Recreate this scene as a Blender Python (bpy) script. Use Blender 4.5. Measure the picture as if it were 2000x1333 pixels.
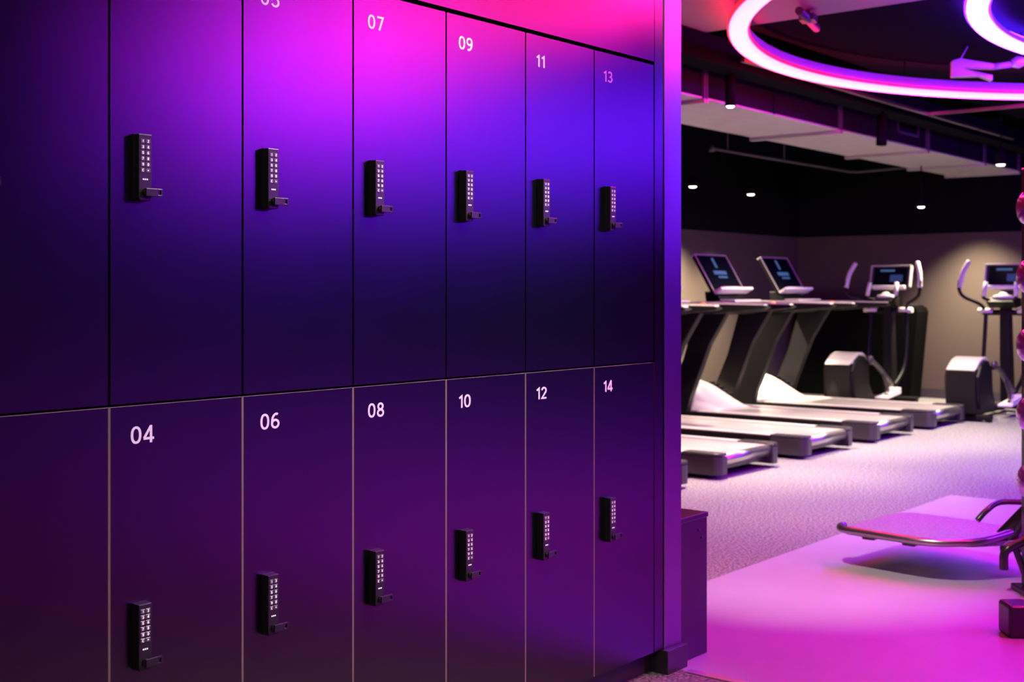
import bpy, bmesh, math, random
from mathutils import Vector, Matrix
random.seed(7)
R = math.radians
for o in list(bpy.data.objects): bpy.data.objects.remove(o)
scn = bpy.context.scene
col = scn.collection

# ---------------------------------------------------------------- camera
EYE = 1.32
DIST = 2.31                       # camera stands this far from the locker wall (plane Y = 0)
cam_d = bpy.data.cameras.new('camera'); cam = bpy.data.objects.new('camera', cam_d); col.objects.link(cam)
cam.location = (0, -DIST, EYE)
cam.rotation_euler = (R(90), 0, R(39.2 - 90))
cam_d.sensor_width = 36; cam_d.lens = 36 * 2440 / 2000.0
cam_d.shift_y = -(666.5 - 566) / 2000.0
cam_d.dof.use_dof = True; cam_d.dof.focus_distance = 3.1; cam_d.dof.aperture_fstop = 5.0
cam_d.clip_start = 0.05
scn.camera = cam
# ---------------------------------------------------------------- view, world
scn.view_settings.view_transform = 'Standard'; scn.view_settings.look = 'None'
scn.view_settings.gamma = 1; scn.view_settings.use_curve_mapping = False
scn.view_settings.exposure = 0.0
w = bpy.data.worlds.new('world'); scn.world = w; w.use_nodes = True
w.node_tree.nodes['Background'].inputs[0].default_value = (0.6, 0.55, 0.8, 1)
w.node_tree.nodes['Background'].inputs[1].default_value = 0.004

# light levels
RED_RING = (1.0, 0.016, 0.08); RED_POWER = 46
BLUE_RING = (0.12, 0.007, 1.0); BLUE_POWER = 180
WARM = (1.0, 0.83, 0.62)

def spot(name, loc, target, power, size=60, blend=0.6, color=WARM, radius=0.04):
    l = bpy.data.lights.new(name, 'SPOT'); l.energy = power; l.color = color
    l.spot_size = R(size); l.spot_blend = blend; l.shadow_soft_size = radius
    o = bpy.data.objects.new(name, l); col.objects.link(o); o.location = loc
    o.rotation_euler = (Vector(target) - Vector(loc)).to_track_quat('-Z', 'Y').to_euler()
    return o

# ---------------------------------------------------------------- materials
def mat(name, color, rough=0.5, metal=0.0, spec=0.5, emit=None, es=0, noise=None, bump=None, coat=0):
    m = bpy.data.materials.new(name); m.use_nodes = True
    nt = m.node_tree; b = nt.nodes['Principled BSDF']
    b.inputs['Base Color'].default_value = (*color, 1); b.inputs['Roughness'].default_value = rough
    b.inputs['Metallic'].default_value = metal; b.inputs['Specular IOR Level'].default_value = spec
    b.inputs['Coat Weight'].default_value = coat
    if emit:
        b.inputs['Emission Color'].default_value = (*emit, 1); b.inputs['Emission Strength'].default_value = es
    tc = nt.nodes.new('ShaderNodeTexCoord')
    if noise:                                    # (scale, second colour, sharpness)
        n = nt.nodes.new('ShaderNodeTexNoise'); n.inputs['Scale'].default_value = noise[0]
        n.inputs['Detail'].default_value = 3
        r = nt.nodes.new('ShaderNodeValToRGB')
        r.color_ramp.elements[0].position = 0.5 - noise[2]; r.color_ramp.elements[1].position = 0.5 + noise[2]
        r.color_ramp.elements[0].color = (*color, 1); r.color_ramp.elements[1].color = (*noise[1], 1)
        nt.links.new(tc.outputs['Object'], n.inputs['Vector'])
        nt.links.new(n.outputs['Fac'], r.inputs[0]); nt.links.new(r.outputs[0], b.inputs['Base Color'])
    if bump:                                     # (scale, strength)
        n2 = nt.nodes.new('ShaderNodeTexNoise'); n2.inputs['Scale'].default_value = bump[0]
        bp = nt.nodes.new('ShaderNodeBump'); bp.inputs['Strength'].default_value = bump[1]
        bp.inputs['Distance'].default_value = 0.01
        nt.links.new(tc.outputs['Object'], n2.inputs['Vector'])
        nt.links.new(n2.outputs['Fac'], bp.inputs['Height']); nt.links.new(bp.outputs[0], b.inputs['Normal'])
    return m
def satin(name, tint, rough, diff):
    """satin lacquer: short-tailed glossy lobe over a dark diffuse base"""
    m = bpy.data.materials.new(name); m.use_nodes = True; nt = m.node_tree
    nt.nodes.remove(nt.nodes['Principled BSDF']); out = nt.nodes['Material Output']
    g = nt.nodes.new('ShaderNodeBsdfAnisotropic'); g.distribution = 'BECKMANN'
    g.inputs['Color'].default_value = (*tint, 1); g.inputs['Roughness'].default_value = rough
    tc = nt.nodes.new('ShaderNodeTexCoord'); n = nt.nodes.new('ShaderNodeTexNoise'); n.inputs['Scale'].default_value = 2.5
    mr = nt.nodes.new('ShaderNodeMapRange'); mr.inputs['To Min'].default_value = rough * 0.93; mr.inputs['To Max'].default_value = rough * 1.07
    nt.links.new(tc.outputs['Object'], n.inputs['Vector']); nt.links.new(n.outputs['Fac'], mr.inputs['Value']); nt.links.new(mr.outputs[0], g.inputs['Roughness'])
    d = nt.nodes.new('ShaderNodeBsdfDiffuse'); d.inputs['Color'].default_value = (*diff, 1)
    a = nt.nodes.new('ShaderNodeAddShader'); nt.links.new(g.outputs[0], a.inputs[0]); nt.links.new(d.outputs[0], a.inputs[1])
    nt.links.new(a.outputs[0], out.inputs['Surface']); return m
def led_gradient(name, angle, stops, power):
    """LED strip whose colour runs round the ring: stops = (cosine from the given bearing, colour)"""
    m = mat(name, (1, 1, 1), 0.5, emit=(1, 1, 1), es=power); nt = m.node_tree; b = nt.nodes['Principled BSDF']
    tc = nt.nodes.new('ShaderNodeTexCoord'); sc = nt.nodes.new('ShaderNodeVectorMath'); sc.operation = 'MULTIPLY'
    sc.inputs[1].default_value = (1, 1, 0)
    no = nt.nodes.new('ShaderNodeVectorMath'); no.operation = 'NORMALIZE'
    dt = nt.nodes.new('ShaderNodeVectorMath'); dt.operation = 'DOT_PRODUCT'
    dt.inputs[1].default_value = (math.cos(R(angle)), math.sin(R(angle)), 0)
    mr = nt.nodes.new('ShaderNodeMapRange'); mr.inputs['From Min'].default_value = -1
    r = nt.nodes.new('ShaderNodeValToRGB'); cr = r.color_ramp
    while len(cr.elements) < len(stops): cr.elements.new(0.5)
    for e, (c, colr) in zip(cr.elements, stops): e.position = (c + 1) / 2
    for e, (c, colr) in zip(cr.elements, stops): e.color = (*colr, 1)
    L = nt.links.new
    L(tc.outputs['Object'], sc.inputs[0]); L(sc.outputs[0], no.inputs[0]); L(no.outputs[0], dt.inputs[0])
    L(dt.outputs['Value'], mr.inputs['Value']); L(mr.outputs[0], r.inputs[0]); L(r.outputs[0], b.inputs['Emission Color'])
    return m
M = {}
M['laminate'] = satin('dark_satin_lacquer', (0.112, 0.108, 0.118), 0.28, (0.002, 0.003, 0.003))
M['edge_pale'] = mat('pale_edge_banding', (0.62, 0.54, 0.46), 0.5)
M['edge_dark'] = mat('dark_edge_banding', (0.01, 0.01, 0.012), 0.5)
M['carcass'] = mat('locker_carcass_black', (0.006, 0.006, 0.007), 0.8)
M['decal'] = mat('white_number_vinyl', (0.9, 0.88, 0.9), 0.5)
M['lock'] = mat('lock_black_plastic', (0.02, 0.018, 0.02), 0.33, bump=(900, 0.05))
M['key'] = mat('lock_key_cap', (0.13, 0.11, 0.12), 0.3, spec=0.8)
M['glyph'] = mat('lit_key_legend', (0.9, 0.88, 0.9), 0.4, emit=(1, 0.86, 0.95), es=0.55)
M['jamb'] = satin('satin_dark_paint', (0.26, 0.25, 0.27), 0.38, (0.012, 0.011, 0.014))
M['skirt'] = mat('dark_skirting_paint', (0.035, 0.03, 0.035), 0.4)
M['carpet'] = mat('speckled_grey_carpet', (0.065, 0.06, 0.06), 0.95, spec=0.0, noise=(75, (0.26, 0.25, 0.235), 0.17), bump=(120, 0.5))
M['vinyl'] = mat('pale_glossy_vinyl', (0.34, 0.30, 0.38), 0.25, spec=0.5, noise=(3, (0.38, 0.34, 0.42), 0.3))
M['strip'] = mat('aluminium_floor_strip', (0.7, 0.65, 0.66), 0.3, metal=0.8)
M['greywall'] = mat('taupe_wall_paint', (0.078, 0.062, 0.049), 1.0, spec=0.0, bump=(60, 0.1))
M['shadewall'] = mat('upper_wall_shade', (0.006, 0.006, 0.007), 1.0, spec=0.0)  # darkness above the wall wash, put into the colour
M['darkwall'] = mat('charcoal_wall_paint', (0.03, 0.028, 0.032), 0.7)
M['ceiling'] = mat('black_ceiling_paint', (0.009, 0.009, 0.010), 1.0, spec=0.0)
M['soffit'] = mat('grey_ceiling_board', (0.22, 0.2, 0.19), 0.8)
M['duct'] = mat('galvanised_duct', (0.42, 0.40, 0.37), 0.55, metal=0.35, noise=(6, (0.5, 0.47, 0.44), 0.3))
M['ductside'] = mat('shaded_duct_side', (0.016, 0.014, 0.018), 0.9, spec=0.02)  # same duct metal darkened, the shade on its sides is in the colour
M['flangeside'] = mat('duct_flange_side', (0.09, 0.085, 0.095), 0.6, spec=0.2)  # flange sides darker than their undersides, shade in the colour
M['steel'] = mat('brushed_steel', (0.55, 0.53, 0.5), 0.3, metal=1)
M['chrome'] = mat('polished_chrome', (0.85, 0.82, 0.85), 0.12, metal=1)
M['black'] = mat('matte_black_paint', (0.006, 0.006, 0.007), 0.9, spec=0.02)
M['pipe'] = mat('dull_grey_pipe', (0.08, 0.07, 0.07), 0.6)
M['machine'] = mat('machine_black_plastic', (0.003, 0.0027, 0.003), 0.5, spec=0.2)
M['cabblack'] = mat('deep_black_panel', (0.002, 0.002, 0.002), 0.8, spec=0.05)
M['graphite'] = mat('graphite_satin_shell', (0.055, 0.05, 0.055), 0.3, metal=0.4)
M['silver'] = mat('silver_painted_shell', (0.55, 0.5, 0.44), 0.35, metal=0.3)
M['belt'] = mat('treadmill_belt', (0.24, 0.22, 0.19), 0.3, spec=0.8, noise=(4, (0.32, 0.29, 0.25), 0.2))
M['grip'] = mat('pale_grip_rubber', (0.7, 0.66, 0.6), 0.5)
M['screen'] = mat('dark_screen_glass', (0.004, 0.005, 0.008), 0.12)
M['ui'] = mat('screen_blue_glow', (0.02, 0.05, 0.1), 0.5, emit=(0.08, 0.2, 0.42), es=0.5)
M['uidim'] = mat('screen_dim_blue', (0.02, 0.03, 0.08), 0.5, emit=(0.02, 0.05, 0.16), es=0.6)
M['stop'] = mat('orange_stop_button', (0.9, 0.16, 0.04), 0.4)
M['led'] = mat('violet_indicator', (0.1, 0.02, 0.3), 0.4, emit=(0.25, 0.05, 1.0), es=1.2)
M['lamp'] = mat('lit_lamp_face', (1, 1, 1), 0.5, emit=(1, 0.93, 0.8), es=9)
M['pad'] = mat('textured_rubber_pad', (0.13, 0.12, 0.13), 0.5, noise=(90, (0.30, 0.28, 0.30), 0.2), bump=(150, 0.3))
M['frame'] = mat('black_gloss_frame', (0.02, 0.018, 0.022), 0.25)
M['tube'] = mat('satin_tube_rim', (0.3, 0.28, 0.29), 0.28, metal=0.95)
M['redled'] = led_gradient('red_ring_diffuser', -40, [(-0.45, RED_RING), (-0.05, (1, 0.016, 0.7)), (0.35, (0.4, 0.016, 1)), (0.9, BLUE_RING)], RED_POWER)
M['redside'] = mat('red_halo_fringe', (0.6, 0.02, 0.03), 0.4, emit=(1, 0.02, 0.05), es=1.0)  # glowing strip standing in for the red bloom around the ring
M['blueled'] = led_gradient('blue_ring_diffuser', 165, [(0.3, BLUE_RING), (0.66, (0.25, 0.008, 1)), (0.97, (0.7, 0.008, 0.2))], BLUE_POWER)
M['blueside'] = mat('blue_halo_fringe', (0.1, 0.02, 0.6), 0.4, emit=(0.18, 0.02, 1.0), es=1.6)  # glowing strip standing in for the blue bloom around the ring
M['blueup'] = mat('added_blue_uplight', (0.1, 0.02, 0.6), 0.4, emit=(0.08, 0.01, 1.0), es=130)  # added emitter for the blue halo above the ring
M['ringbody'] = mat('ring_housing_paint', (0.30, 0.28, 0.32), 0.5)
M['bell'] = mat('glossy_lilac_dumbbell_coat', (0.60, 0.38, 0.75), 0.15, metal=0.75)
M['box'] = mat('black_box_laminate', (0.025, 0.022, 0.028), 0.32, spec=0.5)

# ---------------------------------------------------------------- mesh helpers
def box(bm, x0, x1, y0, y1, z0, z1, bev=0, seg=2, mi=0, m=None):
    n0 = set(bm.faces)
    vs = [bm.verts.new((x, y, z)) for x in (x0, x1) for y in (y0, y1) for z in (z0, z1)]
    F = [(0, 1, 3, 2), (4, 6, 7, 5), (0, 4, 5, 1), (2, 3, 7, 6), (0, 2, 6, 4), (1, 5, 7, 3)]
    fs = [bm.faces.new([vs[i] for i in f]) for f in F]
    if bev:
        es = list({e for f in fs for e in f.edges})
        bmesh.ops.bevel(bm, geom=es, offset=bev, segments=seg, affect='EDGES', profile=0.5)
    new = [f for f in bm.faces if f not in n0]
    for f in new: f.material_index = mi
    if m is not None:
        bmesh.ops.transform(bm, matrix=m, verts=list({v for f in new for v in f.verts}))
    return new

def prism(bm, pts, a, b, axis='y', bev=0, mi=0):
    """closed outline pts=(u,v) extruded from a to b along an axis; axis y: (x,z); x: (y,z); z: (x,y)"""
    n0 = set(bm.faces)
    def P(u, v, t): return {'y': (u, t, v), 'x': (t, u, v), 'z': (u, v, t)}[axis]
    A = [bm.verts.new(P(u, v, a)) for u, v in pts]; B = [bm.verts.new(P(u, v, b)) for u, v in pts]
    n = len(pts)
    fs = [bm.faces.new(A), bm.faces.new(B[::-1])]
    for i in range(n):
        j = (i + 1) % n; fs.append(bm.faces.new([A[i], B[i], B[j], A[j]]))
    bmesh.ops.recalc_face_normals(bm, faces=fs)
    if bev:
        es = list({e for f in fs[:2] for e in f.edges})
        bmesh.ops.bevel(bm, geom=es, offset=bev, segments=2, affect='EDGES', profile=0.5)
    new = [f for f in bm.faces if f not in n0]
    for f in new: f.material_index = mi
    return new

def smooth_path(pts, k=6):
    P = [Vector(p) for p in pts]
    if len(P) < 3: return P
    out = []
    for i in range(len(P) - 1):
        p0 = P[max(i - 1, 0)]; p1 = P[i]; p2 = P[i + 1]; p3 = P[min(i + 2, len(P) - 1)]
        for j in range(k):
            t = j / k
            out.append(0.5 * ((2 * p1) + (p2 - p0) * t + (2 * p0 - 5 * p1 + 4 * p2 - p3) * t * t + (3 * p1 - p0 - 3 * p2 + p3) * t ** 3))
    out.append(P[-1]); return out

def tube(bm, pts, r, seg=14, smooth=True, mi=0, flat=1.0, cap=True):
    P = smooth_path(pts) if smooth else [Vector(p) for p in pts]
    n = len(P); rings = []
    up = None
    for i, p in enumerate(P):
        t = (P[min(i + 1, n - 1)] - P[max(i - 1, 0)]).normalized()
        if up is None:
            up = Vector((0, 0, 1)) if abs(t.z) < 0.9 else Vector((1, 0, 0))
        s = t.cross(up).normalized(); up = s.cross(t).normalized()
        rr = r if not callable(r) else r(i / (n - 1))
        rings.append([bm.verts.new(p + s * (math.cos(a) * rr) + up * (math.sin(a) * rr * flat))
                      for a in [2 * math.pi * k / seg for k in range(seg)]])
    for a, b in zip(rings, rings[1:]):
        for k in range(seg):
            f = bm.faces.new([a[k], a[(k + 1) % seg], b[(k + 1) % seg], b[k]]); f.smooth = True; f.material_index = mi
    if cap:
        for g, fl in ((rings[0], True), (rings[-1], False)):
            f = bm.faces.new(g[::-1] if fl else g); f.material_index = mi

def lathe(bm, prof, seg=32, m=None, mi=0, close=True):
    """prof = (r, z) pairs revolved about z"""
    n0 = set(bm.verts); rings = []
    for r, z in prof:
        if r < 1e-6: rings.append([bm.verts.new((0, 0, z))])
        else: rings.append([bm.verts.new((r * math.cos(2 * math.pi * k / seg), r * math.sin(2 * math.pi * k / seg), z)) for k in range(seg)])
    for a, b in zip(rings, rings[1:]):
        for k in range(seg):
            j = (k + 1) % seg
            if len(a) == 1 and len(b) == 1: continue
            if len(a) == 1: f = bm.faces.new([a[0], b[k], b[j]])
            elif len(b) == 1: f = bm.faces.new([a[k], a[j], b[0]])
            else: f = bm.faces.new([a[k], a[j], b[j], b[k]])
            f.smooth = True; f.material_index = mi
    if close:
        for g in (rings[0], rings[-1]):
            if len(g) > 1: bm.faces.new(g).material_index = mi
    new = [v for v in bm.verts if v not in n0]
    bmesh.ops.recalc_face_normals(bm, faces=list({f for v in new for f in v.link_faces}))
    if m is not None: bmesh.ops.transform(bm, matrix=m, verts=new)

def ring_band(bm, R0, prof, seg=160, mi=0, a0=0, a1=2 * math.pi):
    """closed profile (dr, dz) swept round a circle of radius R0"""
    rings = []
    for k in range(seg):
        a = 2 * math.pi * k / seg
        rings.append([bm.verts.new(((R0 + dr) * math.cos(a), (R0 + dr) * math.sin(a), dz)) for dr, dz in prof])
    n = len(prof)
    for k in range(seg):
        A, B = rings[k], rings[(k + 1) % seg]
        for i in range(n):
            j = (i + 1) % n
            f = bm.faces.new([A[i], A[j], B[j], B[i]]); f.material_index = mi; f.smooth = n > 6

def build(name, bm, mats, parent=None, loc=None):
    bmesh.ops.recalc_face_normals(bm, faces=bm.faces)
    me = bpy.data.meshes.new(name); bm.to_mesh(me); bm.free()
    for m in (mats if isinstance(mats, (list, tuple)) else [mats]): me.materials.append(M[m])
    o = bpy.data.objects.new(name, me); col.objects.link(o)
    if parent: o.parent = parent
    if loc: o.location = loc
    return o
def B(): return bmesh.new()
def boxo(name, m, parent, *a, bev=0.0, seg=2):
    bm = B(); box(bm, *a, bev=bev, seg=seg); return build(name, bm, m, parent)
def tubo(name, m, parent, pts, r, **k):
    bm = B(); tube(bm, pts, r, **k); return build(name, bm, m, parent)
def tag(o, label=None, cat=None, group=None, kind=None):
    if label: o['label'] = label
    if cat: o['category'] = cat
    if group: o['group'] = group
    if kind: o['kind'] = kind
    return o
def thing(name, label, cat, loc=(0, 0, 0), rz=0, group=None):
    o = bpy.data.objects.new(name, None); col.objects.link(o); o.location = loc; o.rotation_euler = (0, 0, rz)
    o.empty_display_size = 0.1
    return tag(o, label, cat, group)
def copy_tree(o, parent=None):
    c = o.copy(); col.objects.link(c); c.parent = parent
    for ch in list(o.children): copy_tree(ch, c)
    return c
def struct(name, bm, m):
    return tag(build(name, bm, m), kind='structure')
def sbox(name, m, *a, bev=0):
    bm = B(); box(bm, *a, bev=bev); return struct(name, bm, m)

def _arc(cx, cy, rx, ry, a0, a1, n=22, e=2.0):
    o = []
    for k in range(n + 1):
        a = R(a0 + (a1 - a0) * k / n); c, q = math.cos(a), math.sin(a)
        o.append((cx + rx * math.copysign(abs(c) ** (2 / e), c), cy + ry * math.copysign(abs(q) ** (2 / e), q)))
    return o
GL = {'0': [_arc(.3, .5, .235, .43, 0, 360, 36, 2.3)], '1': [[(.10, .74), (.34, .91), (.34, 0)]],
      '2': [_arc(.3, .70, .22, .23, 170, -30, 16) + [(.09, .07), (.56, .07)]],
      '3': [_arc(.28, .72, .20, .21, 155, -80, 16) + _arc(.28, .28, .24, .22, 85, -155, 20)],
      '4': [[(.44, 0), (.44, 1.0)], [(.43, .955), (.035, .27)], [(.0, .25), (.62, .25)]],
      '5': [[(.53, .93), (.15, .93), (.11, .50)] + _arc(.29, .32, .24, .26, 125, -155, 20)],
      '6': [_arc(.3, .31, .23, .24, 0, 360, 28), _arc(.37, .42, .30, .51, 190, 68, 18)],
      '7': [[(.05, .93), (.54, .93), (.22, 0)]],
      '8': [_arc(.3, .73, .19, .20, 0, 360, 28), _arc(.3, .28, .23, .22, 0, 360, 28)],
      'C': [_arc(.3, .5, .24, .42, 50, 310, 28)], '=': [[(.0, .5), (.4, .5)], [(.25, .3), (.45, .5), (.25, .7)]]}
GL['9'] = [[(.6 - x, 1 - y) for x, y in st] for st in GL['6']]
def text_mesh(s, size, offset=0.07, extrude=0.0004):
    """digits drawn as strokes of constant width in the x-z plane, facing -y"""
    bm = B(); ox = 0.0
    for ch in s:
        for si, st in enumerate(GL[ch]):
            P = [Vector((x, y)) for x, y in st]; n = len(P); closed = (P[0] - P[-1]).length < 1e-4
            L = []
            for i in range(n):
                if closed: a, b = P[(i - 1) % (n - 1)], P[(i + 1) % (n - 1)]; 
                else: a, b = P[max(i - 1, 0)], P[min(i + 1, n - 1)]
                d1 = (P[i] - a).normalized() if (P[i] - a).length > 1e-6 else (b - P[i]).normalized()
                d2 = (b - P[i]).normalized() if (b - P[i]).length > 1e-6 else d1
                n1 = Vector((-d1.y, d1.x)); n2 = Vector((-d2.y, d2.x)); m = (n1 + n2)
                m = m.normalized() if m.length > 1e-6 else n1
                k = offset / max(m.dot(n1), 0.5)
                L.append([bm.verts.new(((P[i].x + ox + q * m.x * k) * size, -si * 0.00008, (P[i].y + q * m.y * k) * size)) for q in (1, -1)])
            for a, b in zip(L, L[1:]): bm.faces.new([a[0], a[1], b[1], b[0]])
        ox += 0.73 if ch != '1' else 0.56
    g = bmesh.ops.extrude_face_region(bm, geom=list(bm.faces))
    for v in [e for e in g['geom'] if isinstance(e, bmesh.types.BMVert)]: v.co.y -= extrude
    return bm
def fit(bm, x0, x1, z0, z1, y):
    xs = [v.co.x for v in bm.verts]; zs = [v.co.z for v in bm.verts]
    ax, bx, az, bz = min(xs), max(xs), min(zs), max(zs)
    for v in bm.verts:
        v.co.x = x0 + (v.co.x - ax) / max(bx - ax, 1e-9) * (x1 - x0)
        v.co.z = z0 + (v.co.z - az) / max(bz - az, 1e-9) * (z1 - z0)
        v.co.y += y

# ================================================================ STRUCTURE
CEIL = 3.30
XL, XR, YF, YB = -3.0, 15.0, -7.5, 5.1
VX0, VX1, VY = 3.73, 8.0, 0.58
bm = B()
box(bm, XL, VX0, YF, VY, -0.1, 0); box(bm, VX1, XR, YF, VY, -0.1, 0); box(bm, XL, XR, VY, YB, -0.1, 0)
struct('floor', bm, 'carpet')
sbox('floor', 'vinyl', VX0, VX1, YF, VY, -0.1, 0.0)
sbox('trim_1', 'strip', VX0 - 0.018, VX0 + 0.018, YF, -0.05, 0.0, 0.004, bev=0.0015)
sbox('ceiling', 'ceiling', XL, XR, YF, YB, CEIL, CEIL + 0.1)
def wall_shaded_top(name, *a):
    bm = B(); x0, x1, y0, y1 = a
    box(bm, x0, x1, y0, y1, 0, 2.0); box(bm, x0, x1, y0, y1, 2.0, CEIL, mi=1)  # upper part coloured black where the wash does not reach
    tag(build(name, bm, ['greywall', 'shadewall']), kind='structure')
wall_shaded_top('wall_back', XL, XR, YB, YB + 0.1)
wall_shaded_top('wall_right', XR, XR + 0.1, YF, YB)
sbox('wall_front', 'darkwall', XL, XR, YF - 0.1, YF, 0, CEIL)
sbox('wall_left', 'darkwall', XL - 0.1, XL, YF, YB, 0, CEIL)
sbox('baseboard_back', 'skirt', XL, XR, YB - 0.015, YB, 0, 0.115)
sbox('baseboard_right', 'skirt', XR - 0.015, XR, YF, YB - 0.015, 0, 0.115)
# locker wall: lockers are set into it
LX0, LW, ZM, ZT, ZB, GAP = 1.146, 0.35, 1.0747, 2.084, 0.086, 0.006
LXE = LX0 + 7 * LW                                   # 3.596
bm = B()
box(bm, XL, 3.597, 0.0, 0.06, ZT + 0.012, CEIL)      # panel above the lockers
box(bm, XL, LX0 - 0.004, 0.0, 0.06, 0.086, ZT + 0.004)  # blank panel left of the lockers
box(bm, XL, 3.600, 0.50, 0.60, 0.0, CEIL)            # wall behind
struct('wall_locker', bm, 'laminate')
sbox('wall_end', 'jamb', 3.656, 3.766, -0.004, 0.60, 0.0, CEIL, bev=0.002)
sbox('baseboard_end', 'skirt', 3.646, 3.776, -0.024, 0.10, 0.0, 0.082, bev=0.002)
sbox('baseboard_locker', 'skirt', XL, 3.645, 0.05, 0.065, 0.0, 0.080)
sbox('trim_2', 'laminate', 3.6005, 3.655, 0.0, 0.05, ZB, CEIL)

# ================================================================ LOCKERS
def lock_parts(root):
    """keypad lock: housing > buttons, turn handle, status lights. local origin: lower-left-back corner on the door face"""
    w_, h_, d_ = 0.034, 0.143, 0.024
    bm = B()
    prism(bm, [(0, 0.004), (0.004, 0), (w_ - 0.004, 0), (w_, 0.004), (w_, h_), (0, h_)], 0.0, -d_ * 0.35, 'y')
    prism(bm, [(0.001, 0.006), (0.004, 0.001), (w_ - 0.004, 0.001), (w_ - 0.001, 0.006), (w_ - 0.001, h_ - 0.001), (0.001, h_ - 0.001)], -d_ * 0.3, -d_, 'y', bev=0.0015)
    h = build('keypad_lock', bm, 'lock', root)
    labels = [('1', '2'), ('3', '4'), ('5', '6'), ('7', '8'), ('9', '0'), ('C', '=')]
    for r_, row in enumerate(labels):
        for c_, s in enumerate(row):
            x0 = 0.0045 + c_ * 0.0128; z0 = h_ - 0.0205 - r_ * 0.0124
            bm = B(); box(bm, x0, x0 + 0.0115, -d_ - 0.0014, -d_ + 0.0005, z0, z0 + 0.0094, bev=0.0008, seg=1)
            t = text_mesh(s, 0.009, 0.10, 0.0002)
            wd = 0.0042 if s not in '1' else 0.0020
            cx = x0 + 0.0058; hz = 0.0031 if s != '=' else 0.0016
            fit(t, cx - wd / 2, cx + wd / 2, z0 + 0.0047 - hz, z0 + 0.0047 + hz, -d_ - 0.0015)
            for f in t.faces: f.material_index = 1
            me = bpy.data.meshes.new('t'); t.to_mesh(me); t.free()
            bm.from_mesh(me); bpy.data.meshes.remove(me)
            build('keypad_button', bm, ['key', 'glyph'], h)
    bm = B()
    for k in range(3): box(bm, 0.0105 + k * 0.0047, 0.0135 + k * 0.0047, -d_ - 0.0006, -d_ + 0.0003, 0.0445, 0.0475)
    build('status_light', bm, 'glyph', h)
    bm = B()                                          # turn handle, with a slot through its free end
    lathe(bm, [(0.0, 0), (0.0085, 0), (0.0085, 0.008), (0.0, 0.008)], 20, Matrix.Translation((0.017, -d_ + 0.0005, 0.018)) @ Matrix.Rotation(R(90), 4, 'X'))
    y0, y1 = -d_ - 0.012, -d_ - 0.006
    box(bm, 0.011, 0.040, y0, y1, 0.0095, 0.0265, bev=0.001)
    box(bm, 0.040, 0.051, y0, y1, 0.0225, 0.0265, bev=0.001); box(bm, 0.040, 0.051, y0, y1, 0.0095, 0.0135, bev=0.001)
    box(bm, 0.048, 0.052, y0, y1, 0.0095, 0.0265, bev=0.001)
    build('turn_handle', bm, 'lock', h)
    return h

def make_locker(upper):
    z0, z1 = (ZM, ZT) if upper else (ZB, ZM)
    root = bpy.data.objects.new('locker', None); col.objects.link(root); root.empty_display_size = 0.1
    H = z1 - z0
    bm = B()                                          # carcass, open box behind the door
    box(bm, 0.001, 0.019, 0.021, 0.49, 0.0, H); box(bm, LW - 0.019, LW - 0.001, 0.021, 0.49, 0.0, H)
    box(bm, 0.019, LW - 0.019, 0.021, 0.49, 0.0, 0.018); box(bm, 0.019, LW - 0.019, 0.021, 0.49, H - 0.018, H)
    box(bm, 0.019, LW - 0.019, 0.475, 0.49, 0.018, H - 0.018)
    build('cabinet', bm, 'carcass', root)
    g = GAP / 2
    fs_bm = B()
    zt = H - g if not upper else H - 0.001
    fs = box(fs_bm, g, LW - g, 0.0, 0.019, g if upper else 0.0, zt)
    fs_bm.normal_update()
    bmesh.ops.recalc_face_normals(fs_bm, faces=fs_bm.faces)
    for f in fs_bm.faces:                             # four narrow sides: pale on lower doors, dark on upper ones
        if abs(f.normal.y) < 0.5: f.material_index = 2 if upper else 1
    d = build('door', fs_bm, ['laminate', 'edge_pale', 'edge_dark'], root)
    h = lock_parts(root)
    h.location = (0.055, 0.0, (1.509 if upper else 0.508) - z0)
    if not upper: h.location.z = 0.508 - ZB
    return root
up0 = make_locker(True); lo0 = make_locker(False)
place = {1: 'at the left edge of the frame', 3: 'second upper door from the left', 5: 'whose number is cut by the top of the frame',
         7: 'first one under the descending top gap', 9: 'third upper door from the wall end', 11: 'second upper door from the wall end', 13: 'last upper door beside the wall end'}
for i in range(7):
    for upper in (True, False):
        n = 2 * i + (1 if upper else 2)
        src = up0 if upper else lo0
        o = src if i == 0 else copy_tree(src)
        for c in o.children:
            if c.name.startswith('keypad_lock'): c.location.x = 0.055 if i else 0.040
        o.location = (LX0 + i * LW, 0, ZM if upper else ZB)
        if n == 1: lab = 'upper black locker farthest left, door cut off by the left edge of the photo'
        elif n == 2: lab = 'lower black locker farthest left, door cut off by the left edge of the photo'
        elif n == 3: lab = 'black upper locker above the one numbered 04, with a keypad lock'
        elif n == 5: lab = 'black upper locker above the one numbered 06, number 05 half cropped by the top edge'
        else: lab = 'black %s locker with keypad lock, door numbered %02d in white' % ('upper' if upper else 'lower', n)
        tag(o, lab, 'locker', 'upper row of keypad lockers' if upper else 'lower row of keypad lockers')
# numbers: each is lettering on its own door
for o in [x for x in col.objects if x.name.split('.')[0] == 'locker']:
    i = round((o.location.x - LX0) / LW); upper = o.location.z > 0.5
    n = 2 * i + (1 if upper else 2)
    door = [c for c in o.children if c.name.startswith('door')][0]
    bm = text_mesh('%02d' % n, 0.05, 0.072, 0.0003)
    z0 = (1.990 if upper else 0.990) - o.location.z
    wide = {11: 0.040, 1: 0.048, 2: 0.050}.get(n, 0.058 if n < 10 else 0.050)
    fit(bm, 0.052, 0.052 + wide, z0, z0 + 0.0375, -0.0001)
    build('number_lettering', bm, 'decal', door)

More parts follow.
